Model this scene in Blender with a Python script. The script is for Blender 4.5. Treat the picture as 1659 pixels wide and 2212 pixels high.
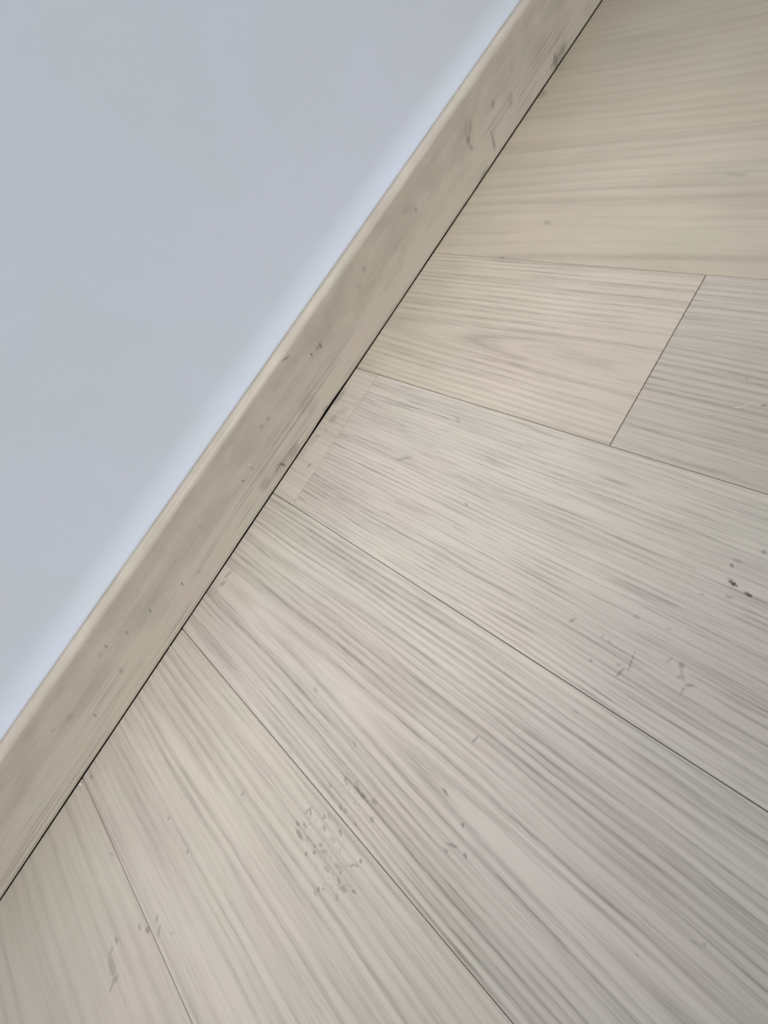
import bpy, math, random
from mathutils import Matrix, Vector, noise as mnoise

for o in list(bpy.data.objects):
    bpy.data.objects.remove(o, do_unlink=True)
S = bpy.context.scene
COL = S.collection
S.view_settings.view_transform = 'Standard'
S.view_settings.look = 'None'
S.view_settings.exposure = 0.0
S.view_settings.gamma = 1.0
S.view_settings.use_curve_mapping = False

# ------------------------------------------------------------------ camera
cam_d = bpy.data.cameras.new('camera')
cam = bpy.data.objects.new('camera', cam_d)
COL.objects.link(cam)
cam_d.sensor_fit = 'VERTICAL'
cam_d.sensor_height = 36.0
cam_d.sensor_width = 27.0
cam_d.lens = 772.148 / 2212.0 * 36.0
cam_d.clip_start = 0.01
rt = Vector((-0.529, 0.7633, -0.3709)); dn = Vector((0.8427, 0.421, -0.3356)); fw = Vector((-0.1, -0.4901, -0.8659))
fw.normalize(); rt = (rt - rt.dot(fw) * fw).normalized(); dn = fw.cross(rt)
m = Matrix((( rt.x, -dn.x, -fw.x), (rt.y, -dn.y, -fw.y), (rt.z, -dn.z, -fw.z))).to_4x4()
m.translation = Vector((-0.00402, 0.32656, 0.31954))
cam.matrix_world = m
S.camera = cam

# ------------------------------------------------------------------ light
world = bpy.data.worlds.new('room_ambient'); S.world = world
world.use_nodes = True
bg = world.node_tree.nodes['Background']
bg.inputs[0].default_value = (0.93, 0.97, 1.0, 1)
bg.inputs[1].default_value = 0.445

def area(name, loc, target, size, power, color):
    d = bpy.data.lights.new(name, 'AREA'); d.shape = 'SQUARE'; d.size = size
    d.energy = power; d.color = color
    o = bpy.data.objects.new(name, d); COL.objects.link(o)
    o.location = loc
    o.rotation_euler = (Vector(target) - Vector(loc)).to_track_quat('-Z', 'Y').to_euler()
    return o
def spot(name, loc, target, angle, power, color, radius):
    d = bpy.data.lights.new(name, 'SPOT'); d.spot_size = math.radians(angle); d.spot_blend = 1.0
    d.energy = power; d.color = color; d.shadow_soft_size = radius
    o = bpy.data.objects.new(name, d); COL.objects.link(o)
    o.location = loc
    o.rotation_euler = (Vector(target) - Vector(loc)).to_track_quat('-Z', 'Y').to_euler()
    return o
# unseen narrow-beam strip, added to pool brightness along the wall and dim the edges
lamp = area('added_strip_light', (-0.07, 0.175, 2.40), (-0.07, 0.175, 0.0), 1.0, 1.04, (1.0, 0.955, 0.91))
lamp.data.shape = 'RECTANGLE'; lamp.data.size = 1.25; lamp.data.size_y = 0.10
lamp.data.spread = math.radians(20)
lamp.rotation_euler = (0, 0, 0)
area('added_daylight_fill', (0.6, 3.2, 1.5), (0, 0, 0.3), 1.6, 22, (0.90, 0.95, 1.0))  # unseen cool fill added from the room side to lift the wall

# ------------------------------------------------------------------ node helpers
class NT:
    def __init__(s, tree): s.t = tree
    def n(s, kind, **kw):
        nd = s.t.nodes.new(kind)
        for k, v in kw.items(): setattr(nd, k, v)
        return nd
    def put(s, sock, v):
        if isinstance(v, bpy.types.NodeSocket): s.t.links.new(v, sock)
        elif v is not None: sock.default_value = v
    def m(s, op, a, b=None, c=None, clamp=False):
        nd = s.n('ShaderNodeMath', operation=op, use_clamp=clamp)
        for i, v in enumerate((a, b, c)): s.put(nd.inputs[i], v) if v is not None else None
        return nd.outputs[0]
    def v(s, op, a, b=None):
        nd = s.n('ShaderNodeVectorMath', operation=op)
        s.put(nd.inputs[0], a)
        if b is not None: s.put(nd.inputs[1], b)
        return nd.outputs['Value' if op in ('LENGTH', 'DOT_PRODUCT') else 'Vector']
    def xyz(s, x, y, z):
        nd = s.n('ShaderNodeCombineXYZ')
        for i, v in enumerate((x, y, z)): s.put(nd.inputs[i], v)
        return nd.outputs[0]
    def sep(s, vec):
        nd = s.n('ShaderNodeSeparateXYZ'); s.put(nd.inputs[0], vec); return nd.outputs
    def noise(s, vec, scale=1.0, detail=2.0, rough=0.5, dist=0.0):
        nd = s.n('ShaderNodeTexNoise'); s.put(nd.inputs['Vector'], vec)
        nd.inputs['Scale'].default_value = scale; nd.inputs['Detail'].default_value = detail
        nd.inputs['Roughness'].default_value = rough; nd.inputs['Distortion'].default_value = dist
        return nd.outputs['Fac']
    def ramp(s, v, a, b, lo=0.0, hi=1.0):
        nd = s.n('ShaderNodeMapRange', interpolation_type='SMOOTHSTEP')
        s.put(nd.inputs[0], v)
        for i, q in zip((1, 2, 3, 4), (a, b, lo, hi)): s.put(nd.inputs[i], q)
        return nd.outputs[0]
    def mix(s, f, a, b, blend='MIX'):
        nd = s.n('ShaderNodeMix', data_type='RGBA', blend_type=blend)
        s.put(nd.inputs[0], f); s.put(nd.inputs[6], a); s.put(nd.inputs[7], b)
        return nd.outputs[2]
    def attr(s, name):
        nd = s.n('ShaderNodeAttribute'); nd.attribute_name = name; return nd.outputs['Vector']

def new_mat(name):
    mt = bpy.data.materials.new(name); mt.use_nodes = True
    k = NT(mt.node_tree)
    return mt, k, mt.node_tree.nodes['Principled BSDF']

def mark_group():
    g = bpy.data.node_groups.new('knot_mark', 'ShaderNodeTree')
    I = g.interface
    I.new_socket('P', in_out='INPUT', socket_type='NodeSocketVector')
    I.new_socket('Centre', in_out='INPUT', socket_type='NodeSocketVector')
    I.new_socket('U', in_out='INPUT', socket_type='NodeSocketVector')
    I.new_socket('V', in_out='INPUT', socket_type='NodeSocketVector')
    I.new_socket('Strength', in_out='INPUT', socket_type='NodeSocketFloat')
    I.new_socket('Prev', in_out='INPUT', socket_type='NodeSocketFloat')
    I.new_socket('Mask', in_out='OUTPUT', socket_type='NodeSocketFloat')
    k = NT(g); a = k.n('NodeGroupInput'); z = k.n('NodeGroupOutput')
    d = k.v('SUBTRACT', a.outputs[0], a.outputs[1])
    u = k.v('DOT_PRODUCT', d, a.outputs[2]); w = k.v('DOT_PRODUCT', d, a.outputs[3])
    r = k.m('ADD', k.m('MULTIPLY', u, u), k.m('MULTIPLY', w, w))
    f = k.ramp(r, 1.5, 0.0)
    f = k.m('MULTIPLY', f, a.outputs[4])
    k.put(z.inputs[0], k.m('MAXIMUM', f, a.outputs[5]))
    return g
MARK = mark_group()
def mark_chain(k, P, marks):
    prev = 0.0
    for (x, y, ang, hl, hw, s_) in marks:
        nd = k.n('ShaderNodeGroup'); nd.node_tree = MARK
        k.put(nd.inputs[0], P); nd.inputs[1].default_value = (x, y, 0)
        c, q = math.cos(ang), math.sin(ang)
        nd.inputs[2].default_value = (c / hl, q / hl, 0)
        nd.inputs[3].default_value = (-q / hw, c / hw, 0)
        nd.inputs[4].default_value = s_
        k.put(nd.inputs[5], prev); prev = nd.outputs[0]
    return prev

FLOOR_MARKS = [
(-0.11452, 0.4103, 1.34, 0.00305, 0.00144, 0.95), (-0.11154, 0.41954, 1.24, 0.00238, 0.00119, 0.95), (-0.12631, 0.40556, 0.83, 0.0019, 0.00133, 0.6),
(-0.13099, 0.4068, 1.64, 0.00296, 0.00149, 0.25), (-0.11625, 0.40854, 1.23, 0.00266, 0.00143, 0.3), (-0.09827, 0.39802, 2.12, 0.00179, 0.00102, 0.35),
(-0.10433, 0.41141, 1.69, 0.00274, 0.00123, 0.35), (-0.14393, 0.41742, 1.18, 0.00187, 0.00142, 0.45), (-0.03808, 0.33743, 2.56, 0.00289, 0.00122, 0.4),
(-0.06617, 0.39107, 2.16, 0.00185, 0.00139, 0.22), (-0.0628, 0.37148, 1.64, 0.00286, 0.0015, 0.25), (-0.0322, 0.38074, 0.13, 0.00871, 0.00066, 0.4),
(-0.02237, 0.37815, 2.94, 0.00477, 0.00114, 0.38), (-0.02608, 0.37504, 1.75, 0.0019, 0.00123, 0.3), (-0.01865, 0.35977, 1.51, 0.00149, 0.00106, 0.45),
(-0.03868, 0.35909, 2.62, 0.00194, 0.00094, 0.28), (-0.03759, 0.36434, 1.63, 0.00164, 0.00106, 0.28), (-0.04703, 0.40545, 1.01, 0.00234, 0.00191, 0.42),
(-0.04208, 0.40786, 0.56, 0.00496, 0.00103, 0.28), (-0.0383, 0.41389, 2.13, 0.00326, 0.00128, 0.42), (-0.03312, 0.4118, 3.06, 0.00419, 0.00071, 0.35),
(-0.0463, 0.39839, 2.74, 0.00323, 0.00097, 0.25), (-0.03994, 0.40735, 2.75, 0.002, 0.00109, 0.3), (0.07789, 0.31904, 2.94, 0.00406, 0.00095, 0.42),
(0.01844, 0.36621, 1.62, 0.00241, 0.00102, 0.22), (0.12167, 0.31844, 1.23, 0.00331, 0.00113, 0.5), (0.13029, 0.33842, 1.14, 0.00168, 0.00131, 0.5),
(0.14563, 0.33878, 2.01, 0.00449, 0.00131, 0.42), (0.15116, 0.33685, 1.46, 0.00204, 0.00128, 0.38), (0.14401, 0.34865, 1.16, 0.00175, 0.00149, 0.48),
(0.14502, 0.2419, 0.96, 0.00259, 0.00109, 0.38), (0.17019, 0.25024, 1.08, 0.00206, 0.00187, 0.42), (0.17187, 0.25313, 1.08, 0.00204, 0.00186, 0.3),
(0.16811, 0.2627, 1.32, 0.00328, 0.00203, 0.4), (0.16857, 0.26869, 1.76, 0.00317, 0.00204, 0.42), (0.16543, 0.27839, 1.62, 0.00287, 0.00186, 0.38),
(0.1759, 0.2834, 1.26, 0.00214, 0.00172, 0.42), (0.1879, 0.27452, 1.28, 0.00137, 0.00125, 0.35), (0.18315, 0.2418, 1.64, 0.00232, 0.00172, 0.25),
(0.18812, 0.2583, 1.29, 0.0023, 0.00181, 0.38), (0.18725, 0.26267, 1.65, 0.00248, 0.00166, 0.33), (0.20947, 0.23904, 0.9, 0.00353, 0.00112, 0.5),
(0.21069, 0.23654, 2.95, 0.00387, 0.00098, 0.4), (0.22389, 0.23464, 1.71, 0.00212, 0.00148, 0.45), (0.22837, 0.24054, 1.42, 0.00533, 0.00186, 0.42),
(0.21997, 0.2405, 1.4, 0.00323, 0.00133, 0.42), (0.22714, 0.25846, 1.16, 0.00189, 0.00186, 0.45), (0.23329, 0.25343, 1.37, 0.00162, 0.00157, 0.45),
(0.22374, 0.25595, 1.71, 0.00175, 0.00119, 0.35), (0.21957, 0.25976, 1.99, 0.00204, 0.00125, 0.42), (0.22107, 0.26424, 2.1, 0.00389, 0.00176, 0.3),
(0.20324, 0.25078, 1.13, 0.00179, 0.00161, 0.42), (0.20915, 0.25523, 1.14, 0.00255, 0.00186, 0.38), (0.20117, 0.2678, 1.2, 0.00296, 0.00129, 0.42),
(0.20939, 0.26492, 2.05, 0.00333, 0.00162, 0.24), (0.20296, 0.29157, 0.92, 0.00187, 0.00149, 0.45), (0.21027, 0.28769, 2.81, 0.00266, 0.00096, 0.42),
(0.20757, 0.2901, 1.95, 0.00288, 0.00102, 0.38), (0.22734, 0.27274, 1.83, 0.00319, 0.00177, 0.3), (0.22569, 0.28516, 0.93, 0.0027, 0.00127, 0.35),
(0.22656, 0.29034, 2.02, 0.00377, 0.00197, 0.35), (0.2212, 0.29779, 1.91, 0.00223, 0.00144, 0.42), (0.24209, 0.27503, 1.18, 0.00159, 0.00154, 0.35),
(0.23878, 0.27819, 1.37, 0.0013, 0.00125, 0.35), (0.24567, 0.27447, 1.45, 0.00243, 0.00124, 0.35), (0.23409, 0.28965, 0.91, 0.00279, 0.00126, 0.35),
(0.22497, 0.24818, 1.06, 0.0021, 0.00191, 0.25), (0.20004, 0.25431, 0.87, 0.00247, 0.00162, 0.2), (0.21882, 0.27959, 1.96, 0.00368, 0.00165, 0.25),
(0.31898, 0.16048, 0.87, 0.00216, 0.00121, 0.5), (0.31883, 0.12426, 2.89, 0.00262, 0.00116, 0.38), (0.24725, 0.17704, 3.0, 0.00254, 0.00104, 0.42),
(0.37334, 0.00969, 1.7, 0.00388, 0.00225, 0.33), (0.37322, 0.16998, -2.7, 0.00376, 0.00137, 0.38), (0.37606, 0.17772, -2.68, 0.00462, 0.00135, 0.38),
(0.38626, 0.1681, 1.75, 0.00279, 0.00206, 0.48), (0.39164, 0.15938, 1.29, 0.00316, 0.00172, 0.36), (0.41697, 0.14688, 1.79, 0.00269, 0.00183, 0.42),
(0.42626, 0.14792, -2.96, 0.00439, 0.00161, 0.32), (0.43046, 0.15654, 1.42, 0.00885, 0.00448, 0.25), (0.42877, 0.15814, 1.61, 0.00495, 0.00262, 0.25),
(0.43222, 0.16654, 2.94, 0.0054, 0.00245, 0.32), (0.43825, 0.16763, -2.84, 0.00447, 0.00122, 0.4), (0.36642, 0.18963, 1.42, 0.00149, 0.00125, 0.3),
(0.38764, 0.09071, 2.08, 0.00341, 0.00096, 0.3), (-0.27585, 0.36306, 1.2, 0.00126, 0.00102, 0.3), (-0.25561, 0.38067, 1.9, 0.00231, 0.00156, 0.38),
(-0.16286, 0.16189, 1.17, 0.00442, 0.00239, 0.28), (-0.10194, 0.13157, 2.16, 0.00942, 0.00253, 0.28), (-0.10134, 0.13012, 1.53, 0.00379, 0.00193, 0.22),
(-0.08541, 0.21709, 1.42, 0.00277, 0.00167, 0.3), (-0.04159, 0.14988, 1.61, 0.00631, 0.0009, 0.3), (-0.66552, 0.00025, 2.53, 0.00853, 0.01242, 0.3),
(-0.43232, 0.12469, 1.13, 0.00593, 0.00359, 0.25), (-0.49869, 0.28006, 1.38, 0.0101, 0.00239, 0.22), (-0.37671, 0.09709, 1.4, 0.00412, 0.00266, 0.35),
(-0.14073, 0.00303, 3.07, 0.01437, 0.00459, 0.28), (-0.11132, 0.01433, 2.87, 0.00729, 0.00594, 0.25), (-0.12504, 0.01957, 2.29, 0.00894, 0.00571, 0.13),
(-0.09512, 0.01473, 3.14, 0.0031, 0.00242, 0.22), (-0.08367, 0.00927, 2.6, 0.00313, 0.00243, 0.28), (-0.04612, 0.02415, 2.96, 0.00491, 0.00164, 0.4),
(-0.0724, 0.00528, 2.72, 0.00968, 0.0069, 0.16), (-0.08176, 0.00701, 2.68, 0.00398, 0.00294, 0.2), (-0.0538, 0.00042, 2.61, 0.01257, 0.00782, 0.13),
(0.12447, 0.01312, 2.68, 0.00568, 0.00303, 0.38), (0.11237, 0.01231, 2.75, 0.00683, 0.00221, 0.35), (0.13494, 0.0041, 2.98, 0.01316, 0.0103, 0.15),
(0.18999, 0.19489, 1.65, 0.00307, 0.00185, 0.16), (0.13586, 0.18481, 1.57, 0.00349, 0.00218, 0.25), (0.21016, -0.00206, 2.88, 0.00402, 0.00275, 0.2),
(0.18549, 0.05295, 1.54, 0.00694, 0.00169, 0.15), (0.08478, 0.46678, 1.44, 0.00107, 0.00081, 0.3), (0.08743, 0.46375, 1.6, 0.00271, 0.00065, 0.28),
(0.11402, 0.44481, 1.37, 0.00127, 0.00068, 0.25),
]
BOARD_MARKS = [
(-0.03075, 0.01168, -1.7, 0.00522, 0.00244, 0.65), (-0.0289, 0.01449, -2.4, 0.00566, 0.00247, 0.45), (-0.02231, 0.01436, 3.01, 0.00682, 0.00224, 0.4),
(-0.05118, 0.01015, 3.14, 0.01184, 0.0055, 0.33), (-0.02929, 0.01208, -3.07, 0.02611, 0.00675, 0.2), (-0.00054, 0.01633, 3.14, 0.01033, 0.00704, 0.25),
(-0.00701, 0.04396, -1.4, 0.00348, 0.00194, 0.18), (0.00987, 0.04428, -1.36, 0.0027, 0.00127, 0.5), (-0.05065, 0.06388, -2.93, 0.00315, 0.00253, 0.28),
(-0.06203, 0.06292, 3.13, 0.00336, 0.00259, 0.22), (-0.164, 0.06081, -1.41, 0.00388, 0.0028, 0.5), (-0.15894, 0.06244, -1.53, 0.00268, 0.00153, 0.42),
(-0.14883, 0.06363, -1.51, 0.00266, 0.0015, 0.6), (-0.1229, 0.08652, -2.79, 0.00585, 0.00158, 0.45), (-0.10724, 0.03049, -3.02, 0.0155, 0.01182, 0.14),
(-0.11819, 0.00602, -3.07, 0.00631, 0.00336, 0.22), (-0.71256, 0.00925, -2.35, 0.01005, 0.00702, 0.55), (-0.7301, 0.00933, 3.1, 0.01622, 0.00755, 0.33),
(-0.70588, 0.00876, -2.91, 0.00921, 0.00531, 0.25), (-0.55112, 0.05286, -1.68, 0.00406, 0.0044, 0.38), (-0.59229, 0.03496, -1.58, 0.0082, 0.00652, 0.22),
(-0.49851, 0.06057, -0.92, 0.00723, 0.00413, 0.28), (-0.49052, 0.05288, -1.9, 0.00592, 0.00451, 0.42), (-0.49342, 0.0439, -2.37, 0.00614, 0.0024, 0.33),
(-0.54212, 0.02026, -1.73, 0.01219, 0.00387, 0.36), (-0.4902, 0.06229, -1.58, 0.00862, 0.00598, 0.15), (-0.50858, 0.00172, 3.11, 0.01446, 0.00592, 0.35),
(-0.60053, 0.05982, -3.07, 0.00654, 0.00537, 0.1), (-0.36902, 0.05813, -1.96, 0.00392, 0.00294, 0.33), (-0.35796, 0.06701, -2.84, 0.01254, 0.00433, 0.14),
(0.14114, 0.03415, -0.83, 0.00308, 0.00116, 0.6), (0.17711, 0.04858, -0.93, 0.00368, 0.00126, 0.42), (0.20416, 0.05682, -0.89, 0.00406, 0.00141, 0.35),
(0.22091, 0.06761, -0.86, 0.00355, 0.0011, 0.45), (0.2487, 0.03674, -0.85, 0.00498, 0.00164, 0.3), (0.30249, 0.03229, -0.8, 0.00477, 0.00131, 0.35),
(0.31434, 0.06309, -2.44, 0.00165, 0.00226, 0.25), (-0.26459, 0.0704, -1.76, 0.00377, 0.00297, 0.25), (0.15834, 0.07244, -0.93, 0.00331, 0.0012, 0.16),
(0.23055, 0.06773, 2.85, 0.00367, 0.00169, 0.18), (-0.2477, 0.06321, -3.1, 0.00498, 0.00383, 0.12), (0.12372, 0.02475, -2.87, 0.00303, 0.00267, 0.15),
(0.07522, 0.05679, -2.91, 0.00324, 0.00267, 0.15), (0.30177, 0.0563, -3.11, 0.00484, 0.00425, 0.15),
]
# ------------------------------------------------------------------ wood of the floor
def floor_material(name, marks, patches):
    mt, k, bs = new_mat(name)
    P = k.n('ShaderNodeTexCoord').outputs['Object']
    fig = k.attr('figure')      # centre x of the growth rings, centre y, squash
    sty = k.attr('style')       # ring contrast, fine contrast, seed
    ton = k.attr('tone')        # brightness, warmth, ring frequency
    x, y, _ = k.sep(P)
    xc, yc, sq = k.sep(fig)
    ringA, fineA, seed = k.sep(sty)
    bright, warm, freq = k.sep(ton)
    nseed = k.m('MULTIPLY', seed, 7.31)
    wob = k.m('SUBTRACT', k.noise(k.xyz(k.m('MULTIPLY', x, 6.0), k.m('MULTIPLY', y, 2.4), nseed), 1, 2, .5), 0.5)
    wob2 = k.m('SUBTRACT', k.noise(k.xyz(k.m('MULTIPLY', x, 40.0), k.m('MULTIPLY', y, 9.0), nseed), 1, 2, .5), 0.5)
    xw = k.m('ADD', x, k.m('ADD', k.m('MULTIPLY', wob, 0.016), k.m('MULTIPLY', wob2, 0.0030)))
    dx = k.m('SUBTRACT', xw, xc)
    dy = k.m('MULTIPLY', k.m('SUBTRACT', y, yc), sq)
    rho = k.m('SQRT', k.m('ADD', k.m('MULTIPLY', dx, dx), k.m('MULTIPLY', dy, dy)))
    rf = k.m('MULTIPLY', rho, freq)
    # growth rings: uneven bands across rho, fading in and out along the plank
    n1 = k.noise(k.xyz(rf, k.m('MULTIPLY', y, 3.0), nseed), 1, 2.5, .62)
    lines = k.ramp(n1, .47, .62)
    ph = k.m('ADD', k.m('MULTIPLY', rf, 5.2), k.m('MULTIPLY', n1, 4.5))
    sine = k.m('POWER', k.m('MULTIPLY_ADD', k.m('SINE', ph), .5, .5), 2.0)
    gate = k.ramp(k.noise(k.xyz(k.m('MULTIPLY', rf, .45), k.m('MULTIPLY', y, 4.5), k.m('ADD', nseed, 3.3)), 1, 2, .5), .34, .56)
    rings = k.m('ADD', k.m('MULTIPLY', lines, .48), k.m('MULTIPLY', k.m('MULTIPLY', sine, gate), .78))
    # wide light and dark strips
    broad = k.m('SUBTRACT', k.noise(k.xyz(k.m('MULTIPLY', rho, 34.0), k.m('MULTIPLY', y, 1.3), k.m('ADD', nseed, 9.1)), 1, 2, .5), .5)
    # fine fibre and short dashes
    grit = k.ramp(k.noise(k.xyz(k.m('MULTIPLY', xw, 1100.0), k.m('MULTIPLY', y, 55.0), nseed), 1, 2, .6), .30, .60, .55, 1.15)
    rings = k.m('MULTIPLY', rings, grit)
    fib = k.m('SUBTRACT', k.noise(k.xyz(k.m('MULTIPLY', xw, 900.0), k.m('MULTIPLY', y, 14.0), nseed), 1, 2, .6), .5)
    dash = k.ramp(k.noise(k.xyz(k.m('MULTIPLY', xw, 430.0), k.m('MULTIPLY', y, 15.0), k.m('ADD', nseed, 4.4)), 1, 2, .6), .53, .66)
    cloud = k.m('SUBTRACT', k.noise(k.v('MULTIPLY', k.v('ADD', P, k.xyz(seed, seed, 0)), (16.0, 9.0, 1.0)), 1, 3, .5), .5)
    d = k.m('MULTIPLY', rings, ringA)
    d = k.m('ADD', d, k.m('MULTIPLY', broad, k.m('MULTIPLY_ADD', ringA, .42, .20)))
    d = k.m('ADD', d, k.m('MULTIPLY', fib, k.m('MULTIPLY', fineA, .55)))
    d = k.m('ADD', d, k.m('MULTIPLY', dash, k.m('MULTIPLY', fineA, .50)))
    d = k.m('ADD', d, k.m('MULTIPLY', cloud, .40))
    d = k.m('ADD', d, .13, clamp=True)
    col = k.mix(d, (0.645, 0.578, 0.513, 1), (0.318, 0.275, 0.236, 1))
    # faint rosy and greenish drift of the stain
    hue = k.ramp(k.noise(k.v('ADD', P, k.xyz(k.m('MULTIPLY', seed, .37), 0, 0)), 6.5, 2, .5), .36, .64)
    col = k.mix(1.0, col, k.mix(hue, (0.992, 0.999, 0.990, 1), (1.014, 0.978, 1.000, 1)), 'MULTIPLY')
    col = k.mix(1.0, col, k.mix(warm, (0.96, 1.0, 1.03, 1), (1.02, 1.0, 0.84, 1)), 'MULTIPLY')
    col = k.mix(1.0, col, k.xyz(bright, bright, bright), 'MULTIPLY')
    # knots, pores and specks
    jit = k.n('ShaderNodeTexNoise'); k.put(jit.inputs['Vector'], P); jit.inputs['Scale'].default_value = 620; jit.inputs['Detail'].default_value = 2
    Pj = k.v('ADD', P, k.v('MULTIPLY', k.v('SUBTRACT', jit.outputs['Color'], (.5, .5, .5)), (.0030, .0030, 0)))
    Pj = k.v('MULTIPLY', Pj, (1, 1, 0))
    mk = mark_chain(k, Pj, marks)
    mk = k.m('MULTIPLY', mk, k.ramp(k.noise(P, 900, 2, .6), .30, .62, .70, 1.08))
    if not marks: mk = 0.0
    # freckled patches around two old knots
    def patch(cx, cy, hl, hw, ang):
        c, q = math.cos(ang), math.sin(ang)
        dd = k.v('SUBTRACT', P, (cx, cy, 0))
        a = k.v('DOT_PRODUCT', dd, (c / hl, q / hl, 0)); b = k.v('DOT_PRODUCT', dd, (-q / hw, c / hw, 0))
        return k.ramp(k.m('ADD', k.m('MULTIPLY', a, a), k.m('MULTIPLY', b, b)), 1.2, .25)
    for pa in patches:
        frk = k.ramp(k.noise(P, 330, 2, .6), .57, .70)
        mk = k.m('MAXIMUM', mk, k.m('MULTIPLY', k.m('MULTIPLY', patch(*pa), frk), .34))
    col = k.mix(mk, col, (0.045, 0.038, 0.030, 1))
    k.put(bs.inputs['Base Color'], col)
    bs.inputs['Roughness'].default_value = .50
    bs.inputs['Specular IOR Level'].default_value = .42
    bp = k.n('ShaderNodeBump'); bp.inputs['Strength'].default_value = .12; bp.inputs['Distance'].default_value = .0004
    k.put(bp.inputs['Height'], k.m('SUBTRACT', 1.0, d)); k.put(bs.inputs['Normal'], bp.outputs[0])
    return mt

def board_material():
    mt, k, bs = new_mat('pale_oak_skirting')
    P = k.n('ShaderNodeTexCoord').outputs['Object']
    x, y, z = k.sep(P)
    Q = k.xyz(x, k.m('SUBTRACT', z, y), 0)          # unrolled over the rounded top
    u, w, _ = k.sep(Q)
    wob = k.m('SUBTRACT', k.noise(k.xyz(k.m('MULTIPLY', u, 3.4), k.m('MULTIPLY', w, 11.0), 1.7), 1, 2, .5), .5)
    ww = k.m('ADD', w, k.m('MULTIPLY', wob, .020))
    fine = k.m('SUBTRACT', k.noise(k.xyz(k.m('MULTIPLY', u, 13.0), k.m('MULTIPLY', ww, 700.0), 2.0), 1, 2, .6), .5)
    lines = k.ramp(k.noise(k.xyz(k.m('MULTIPLY', u, 5.0), k.m('MULTIPLY', ww, 330.0), 5.0), 1, 1.5, .5), .42, .66)
    low = k.ramp(w, .066, .020)                     # lower-half mask: straight grain, and the painted brightening below
    zone = k.ramp(k.noise(k.xyz(k.m('MULTIPLY', u, 4.0), k.m('MULTIPLY', w, 22.0), 8.0), 1, 2, .5), .40, .62)
    amp = k.m('MULTIPLY_ADD', k.m('MULTIPLY', low, zone), .50, .06)
    cloud = k.m('SUBTRACT', k.noise(k.xyz(k.m('MULTIPLY', u, 20.0), k.m('MULTIPLY', w, 46.0), 3.0), 1, 3, .55), .5)
    broad = k.m('SUBTRACT', k.noise(k.xyz(k.m('MULTIPLY', u, 2.6), k.m('MULTIPLY', w, 75.0), 6.0), 1, 2, .5), .5)
    d = k.m('MULTIPLY', lines, amp)
    d = k.m('ADD', d, k.m('MULTIPLY', fine, k.m('MULTIPLY_ADD', low, .55, .22)))
    d = k.m('ADD', d, k.m('MULTIPLY', cloud, .80))
    d = k.m('ADD', d, k.m('MULTIPLY', broad, .38))
    d = k.m('SUBTRACT', d, k.m('MULTIPLY', low, .26))  # lower face painted lighter, standing in for light bounced off the floor
    d = k.m('ADD', d, .20, clamp=True)
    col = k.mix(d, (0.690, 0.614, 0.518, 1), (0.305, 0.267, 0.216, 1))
    hue = k.ramp(k.noise(Q, 11, 2, .5), .36, .64)
    col = k.mix(1.0, col, k.mix(hue, (0.988, 1.004, 0.980, 1), (1.012, 0.992, .995, 1)), 'MULTIPLY')
    jit = k.n('ShaderNodeTexNoise'); k.put(jit.inputs['Vector'], P); jit.inputs['Scale'].default_value = 420; jit.inputs['Detail'].default_value = 2
    Pj = k.v('ADD', k.xyz(x, z, 0), k.v('MULTIPLY', k.v('SUBTRACT', jit.outputs['Color'], (.5, .5, .5)), (.002, .002, 0)))
    mk = mark_chain(k, Pj, BOARD_MARKS)
    col = k.mix(mk, col, (0.055, 0.046, 0.034, 1))
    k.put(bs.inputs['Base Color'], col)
    bs.inputs['Roughness'].default_value = .42
    bs.inputs['Specular IOR Level'].default_value = .45
    bp = k.n('ShaderNodeBump'); bp.inputs['Strength'].default_value = .10; bp.inputs['Distance'].default_value = .0003
    k.put(bp.inputs['Height'], k.m('SUBTRACT', 1.0, d)); k.put(bs.inputs['Normal'], bp.outputs[0])
    return mt

def wall_material():
    mt, k, bs = new_mat('pale_grey_wall_paint')
    P = k.n('ShaderNodeTexCoord').outputs['Object']
    n = k.noise(P, 330, 3, .6)
    n2 = k.noise(k.v('MULTIPLY', P, (1, 1, .5)), 120, 2, .5)
    tint = k.ramp(k.noise(P, 7, 2, .5), .35, .65)
    k.put(bs.inputs['Base Color'], k.mix(tint, (0.790, 0.845, 0.925, 1), (0.792, 0.842, 0.965, 1)))
    bs.inputs['Roughness'].default_value = .62
    bs.inputs['Specular IOR Level'].default_value = .3
    bp = k.n('ShaderNodeBump'); bp.inputs['Strength'].default_value = .13; bp.inputs['Distance'].default_value = .0006
    k.put(bp.inputs['Height'], k.m('ADD', n, n2)); k.put(bs.inputs['Normal'], bp.outputs[0])
    return mt

def plain(name, c, r=.8):
    mt, k, bs = new_mat(name); bs.inputs['Base Color'].default_value = (*c, 1)
    n = k.noise(k.n('ShaderNodeTexCoord').outputs['Object'], 900, 2, .5)
    k.put(bs.inputs['Base Color'], k.mix(n, tuple(q * .9 for q in c) + (1,), tuple(min(1, q * 1.08) for q in c) + (1,)))
    bs.inputs['Roughness'].default_value = r
    return mt

def link(name, verts, faces, mat, parent=None, smooth=False):
    me = bpy.data.meshes.new(name); me.from_pydata(verts, [], faces); me.update()
    me.materials.append(mat)
    if smooth:
        for p in me.polygons: p.use_smooth = True
    o = bpy.data.objects.new(name, me); COL.objects.link(o)
    if parent: o.parent = parent
    return o

# ------------------------------------------------------------------ floor: planks square to the wall
W = 0.19
X0 = -0.37588
YEND = 3.2
YWALL = -0.0004      # planks stop just under the face of the skirting board
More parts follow.
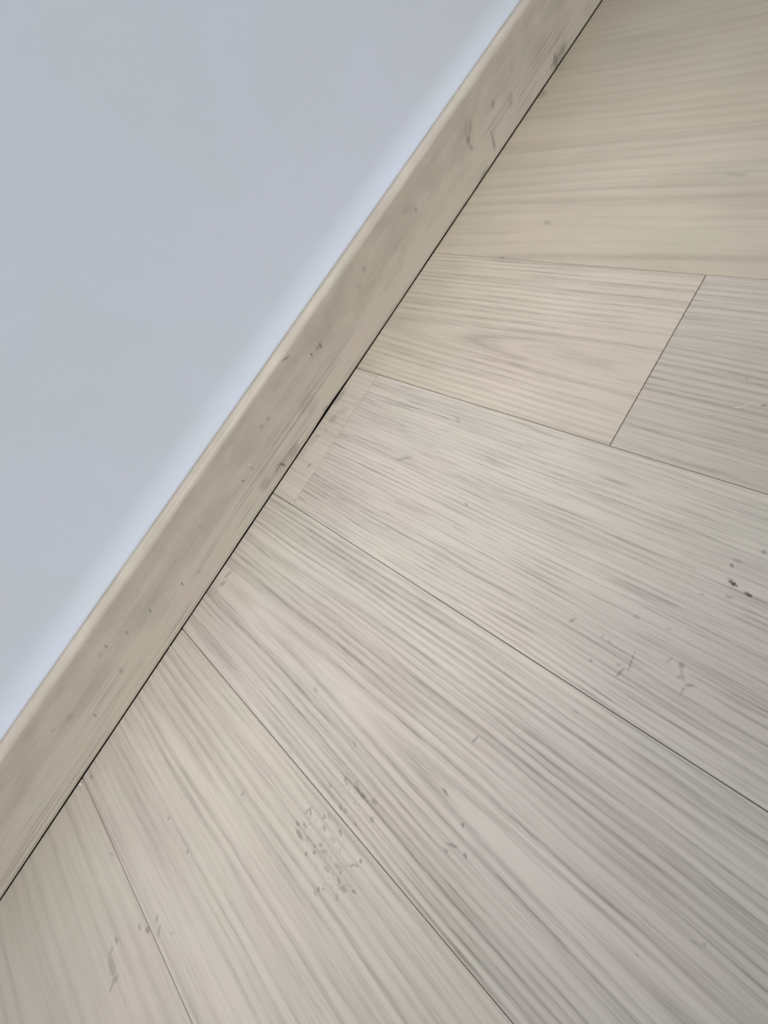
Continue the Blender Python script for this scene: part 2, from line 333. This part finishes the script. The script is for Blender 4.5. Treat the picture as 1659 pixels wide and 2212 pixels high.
# per seam (by its x index from X0): gap half-width, bevel width, bevel depth
SEAMS = {0: (.00017, .0008, .0007), 1: (.00022, .0006, .0007), 2: (.00022, .0005, .0006), 3: (.00032, .0014, .0012), 4: (.00030, .0012, .0011),
         -1: (.00011, .0010, .0005), -2: (.00006, .0008, .0003)}
def seam(i): return SEAMS.get(i, (.00020, .0008, .0006))
# columns of planks: index i lies between seam i-1 and seam i
# figure (xc, yc, squash), style (ring, fine, seed), tone (bright, warm, freq)
COLS = {
    -2: [(YWALL, YEND, (-1.25, .2, .05), (.16, .10, 2.0), (.92, .80, 90))],
    -1: [(YWALL, YEND, (-1.05, .3, .05), (.20, .10, 3.0), (.89, .78, 78))],
    0:  [(YWALL, YEND, (-.30, .9, .10), (.26, .14, 4.0), (.89, .66, 85))],
    1:  [(YWALL, .2999, (-.262, .62, .050), (.42, .36, 5.0), (.97, .52, 190)),
         (.2999, YEND, (-.60, .9, .10), (.42, .42, 6.0), (.93, .30, 190))],
    2:  [(YWALL, .0362, (-.5, .0, .05), (.22, .34, 7.0), (1.0, .30, 160)),
         (.0362, YEND, (.30, -.8, .07), (.38, .70, 8.0), (1.0, .22, 260))],
    3:  [(YWALL, YEND, (.120, .86, .030), (.56, .40, 9.0), (1.0, .20, 200))],
    4:  [(YWALL, YEND, (.62, .2, .05), (.36, .34, 10.0), (1.0, .30, 135))],
    5:  [(YWALL, YEND, (.10, .5, .08), (.28, .18, 11.0), (.96, .34, 80))],
}
verts, faces, fa, sa, ta, mi = [], [], [], [], [], []
rr = random.Random(5)
for i in range(-11, 16):
    xa, xb = X0 + (i - 1) * W, X0 + i * W
    rows = COLS.get(i)
    if rows is None:
        j = rr.uniform(.3, 1.1)
        mk_ = lambda: ((rr.uniform(-2, 2), rr.uniform(0, 1), .07), (rr.uniform(.2, .45), rr.uniform(.15, .4), rr.uniform(12, 90)), (rr.uniform(.95, 1.03), rr.uniform(.3, .8), rr.uniform(80, 150)))
        rows = [(YWALL, j, *mk_()), (j, YEND, *mk_())]
    ga, ba, da = seam(i - 1); gb, bb, db = seam(i)
    for (ya, yb, fg, st, tn) in rows:
        cut_b = abs(ya - .0362) < 1e-6; cut_t = abs(yb - .0362) < 1e-6
        ge0 = 0.0 if ya == YWALL else (.00007 if cut_b else .00022)
        ge1 = 0.0 if yb == YEND else (.00007 if cut_t else .00022)
        be0 = .0002 if ya == YWALL else (.0003 if cut_b else .0006)
        be1 = .0002 if yb == YEND else (.0003 if cut_t else .0006)
        x1, x2, y1, y2 = xa + ga, xb - gb, ya + ge0, yb - ge1
        b = len(verts)
        rows_z = [0, 0]
        ring0 = [(x1 + ba, y1 + be0, 0), (x2 - bb, y1 + be0, 0), (x2 - bb, y2 - be1, 0), (x1 + ba, y2 - be1, 0)]
        ring1 = [(x1, y1, -da * .8), (x2, y1, -db * .8), (x2, y2, -db * .8), (x1, y2, -da * .8)]
        ring2 = [(q[0], q[1], -.010) for q in ring1]
        verts += ring0 + ring1 + ring2
        fs = [(b, b + 1, b + 2, b + 3)]
        for a in range(4):
            c = (a + 1) % 4
            fs.append((b + 4 + a, b + 4 + c, b + c, b + a))
            fs.append((b + 8 + a, b + 8 + c, b + 4 + c, b + 4 + a))
        fs.append((b + 11, b + 10, b + 9, b + 8))
        faces += fs
        for _ in fs: fa.append(fg); sa.append(st); ta.append(tn); mi.append(i if i in COLS else 99)
# one wood for every plank; each column of planks carries its own knots
PATCHES = {4: [(.218, .262, .045, .018, math.radians(66))], 3: [(.170, .266, .026, .012, math.radians(92))]}
mats, slot = [], {}
for key in sorted(set(mi)):
    ms = [q for q in FLOOR_MARKS if X0 + (key - 1) * W <= q[0] < X0 + key * W]
    slot[key] = len(mats)
    mats.append(floor_material('pale_oak_laminate', ms, PATCHES.get(key, [])))
floor = link('floor', verts, faces, mats[0])
for m_ in mats[1:]: floor.data.materials.append(m_)
floor.data.polygons.foreach_set('material_index', [slot[q] for q in mi])
floor['kind'] = 'structure'
for nm, arr in (('figure', fa), ('style', sa), ('tone', ta)):
    at = floor.data.attributes.new(nm, 'FLOAT_VECTOR', 'FACE')
    at.data.foreach_set('vector', [c for v in arr for c in v])
XL, XR = X0 - 12 * W, X0 + 15 * W
def box(x0, x1, y0, y1, z0, z1):
    v = [(x0, y0, z0), (x1, y0, z0), (x1, y1, z0), (x0, y1, z0), (x0, y0, z1), (x1, y0, z1), (x1, y1, z1), (x0, y1, z1)]
    f = [(0, 3, 2, 1), (4, 5, 6, 7), (0, 1, 5, 4), (1, 2, 6, 5), (2, 3, 7, 6), (3, 0, 4, 7)]
    return v, f
v_, f_ = box(XL, XR, -.045, YEND, -.030, -.010)
under = link('underlay', v_, f_, plain('dark_underlay', (.03, .026, .02)), floor)

# ------------------------------------------------------------------ skirting board
H = 0.0938; T = 0.0170; YF = -0.0045   # face leans back: thick foot, thinner top
prof = [(-T, .0012), (-.0004, .0012), (0.0, .0016)]
for q in range(1, 21):
    zz = q / 20
    prof.append((YF * (1 - (1 - zz) ** 2.2), .0016 + (H - .0055 - .0016) * zz))
R_ = .0045
for q in range(1, 9):                       # rounded nose into a gently sloping top
    a = math.radians(78) * q / 8
    prof.append((YF - R_ + R_ * math.cos(a), H - .0055 + R_ * math.sin(a)))
prof += [(-.0125, H - .0003), (-T, H)]
xs = []
xq = XL
while xq < XR:
    xs.append(xq); xq += .004 if -1.0 < xq < .65 else .08
xs.append(XR)
verts, faces = [], []
def lift(xx):
    g = .0006 + .0005 * mnoise.noise(Vector((xx * 9, 0, 0))) + .00025 * mnoise.noise(Vector((xx * 60, 3, 0)))
    g += .0016 * math.exp(-((xx + .120) / .030) ** 2) + .0005 * math.exp(-((xx + .06) / .04) ** 2)
    return max(g, -.0007)
for xx in xs:
    for j, (py, pz) in enumerate(prof):
        verts.append((xx, py, pz + (lift(xx) if j < 3 else 0)))
n = len(prof)
for i in range(len(xs) - 1):
    for j in range(n - 1):
        a = i * n + j
        faces.append((a, a + n, a + n + 1, a + 1))
    a = i * n
    faces.append((a + n - 1, a + 2 * n - 1, a + n, a))
faces += [tuple(range(n))[::-1], tuple(range(len(verts) - n, len(verts)))]
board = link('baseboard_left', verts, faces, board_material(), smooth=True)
board.data.polygons[-1].use_smooth = False; board.data.polygons[-2].use_smooth = False
board['kind'] = 'structure'

# ------------------------------------------------------------------ wall, with a flare added above the skirting to catch a bright band
wp = [(-T - .0002, .0)]
wp += [(-T - .0002, H - .001)]
for q in range(0, 13):
    s_ = q / 12
    wp.append((-T - .0002 - .0070 * (1 - (1 - s_) ** 2), H + .0005 + .026 * s_))
wp += [(-T - .0072, .20), (-T - .0072, .5), (-T - .0072, 2.5), (-.15, 2.5), (-.15, 0.0)]
verts = [(XL, a, b) for a, b in wp] + [(XR, a, b) for a, b in wp]
n = len(wp); faces = [(j, j + n, (j + 1) % n + n, (j + 1) % n) for j in range(n)]
faces = [tuple(reversed(f)) for f in faces] if False else faces
faces += [tuple(range(n))[::-1], tuple(range(n, 2 * n))]
wall = link('wall_left', verts, faces, wall_material())
for p in wall.data.polygons:
    if 2 <= p.index <= 14: p.use_smooth = True
wall['kind'] = 'structure'

# ------------------------------------------------------------------ lint and crumbs lying about
def strand(name, pts, r, mat, label, cat):
    segs = []
    P_ = [Vector(p) for p in pts]
    fine = []
    for i in range(len(P_) - 1):
        p0 = P_[max(i - 1, 0)]; p1 = P_[i]; p2 = P_[i + 1]; p3 = P_[min(i + 2, len(P_) - 1)]
        for q in range(6):
            t = q / 6
            fine.append(.5 * ((2 * p1) + (p2 - p0) * t + (2 * p0 - 5 * p1 + 4 * p2 - p3) * t * t + (3 * p1 - p0 - 3 * p2 + p3) * t ** 3))
    fine.append(P_[-1])
    base = fine[0].copy(); base.z = 0
    v, f = [], []
    for i, p in enumerate(fine):
        d = (fine[min(i + 1, len(fine) - 1)] - fine[max(i - 1, 0)]).normalized()
        s = d.cross(Vector((0, 0, 1))).normalized(); u = s.cross(d)
        rad = r * (1 - .65 * i / (len(fine) - 1)) * (1 + .15 * math.sin(i * 2.1))
        for a in range(8):
            an = a * math.pi / 4
            v.append(tuple(p - base + s * math.cos(an) * rad + u * math.sin(an) * rad))
    for i in range(len(fine) - 1):
        for a in range(8):
            b = (a + 1) % 8
            f.append((i * 8 + a, i * 8 + b, i * 8 + 8 + b, i * 8 + 8 + a))
    f += [tuple(range(8))[::-1], tuple(range(len(v) - 8, len(v)))]
    o = link(name, v, f, mat, smooth=True); o.location = base
    o['label'] = label; o['category'] = cat
    return o
def crumb(name, loc, size, ang, seed, mat, label, cat, normal=None):
    import bmesh
    bm = bmesh.new(); bmesh.ops.create_icosphere(bm, subdivisions=3, radius=1.0)
    for v in bm.verts:
        k_ = 1 + .35 * mnoise.noise(v.co * 1.3 + Vector((seed, 0, 0))) + .12 * mnoise.noise(v.co * 4 + Vector((seed, 5, 0)))
        v.co = Vector((v.co.x * size[0], v.co.y * size[1], v.co.z * size[2])) * k_
    zmin = min(v.co.z for v in bm.verts)
    for v in bm.verts: v.co.z -= zmin
    me = bpy.data.meshes.new(name); bm.to_mesh(me); bm.free(); me.materials.append(mat)
    for p in me.polygons: p.use_smooth = True
    o = bpy.data.objects.new(name, me); COL.objects.link(o); o.location = loc
    o.rotation_euler = (0, 0, ang) if normal is None else (math.radians(-90), ang, 0)
    o['label'] = label; o['category'] = cat
    return o
lint = plain('cream_lint', (.80, .76, .68), .8)
plaster = plain('white_plaster', (.86, .83, .78), .7)
strand('lint_fibre', [(-.2475, .3646, .0004), (-.2489, .3676, .0004), (-.2521, .3703, .0004), (-.2554, .3723, .0004)], .0004, lint,
       'pale curved lint fibre lying on the greyish floor plank beyond the crosswise joint', 'lint')
strand('lint_fibre', [(-.1878, .3296, .0003), (-.1868, .3317, .0003), (-.1851, .3340, .0003)], .0003, lint,
       'tiny straight pale lint fibre lying across the long seam below the crosswise joint', 'lint')
crumb('plaster_crumb', (.3878, .0030, 0), (.0026, .0011, .0006), 2.45, 1.0, plaster,
      'elongated off-white plaster crumb at the seam end beside the skirting board', 'crumb')
crumb('plaster_crumb', (.2168, .0010, 0), (.0013, .0007, .0005), 2.6, 4.0, plaster,
      'smallest white plaster crumb tucked against the skirting below the wide plank seam', 'crumb')
crumb('paint_fleck', (-.0088, 0.0, .0521), (.0011, .0009, .0004), .3, 7.0, plaster,
      'tiny white paint fleck stuck on the face of the skirting board', 'paint fleck')
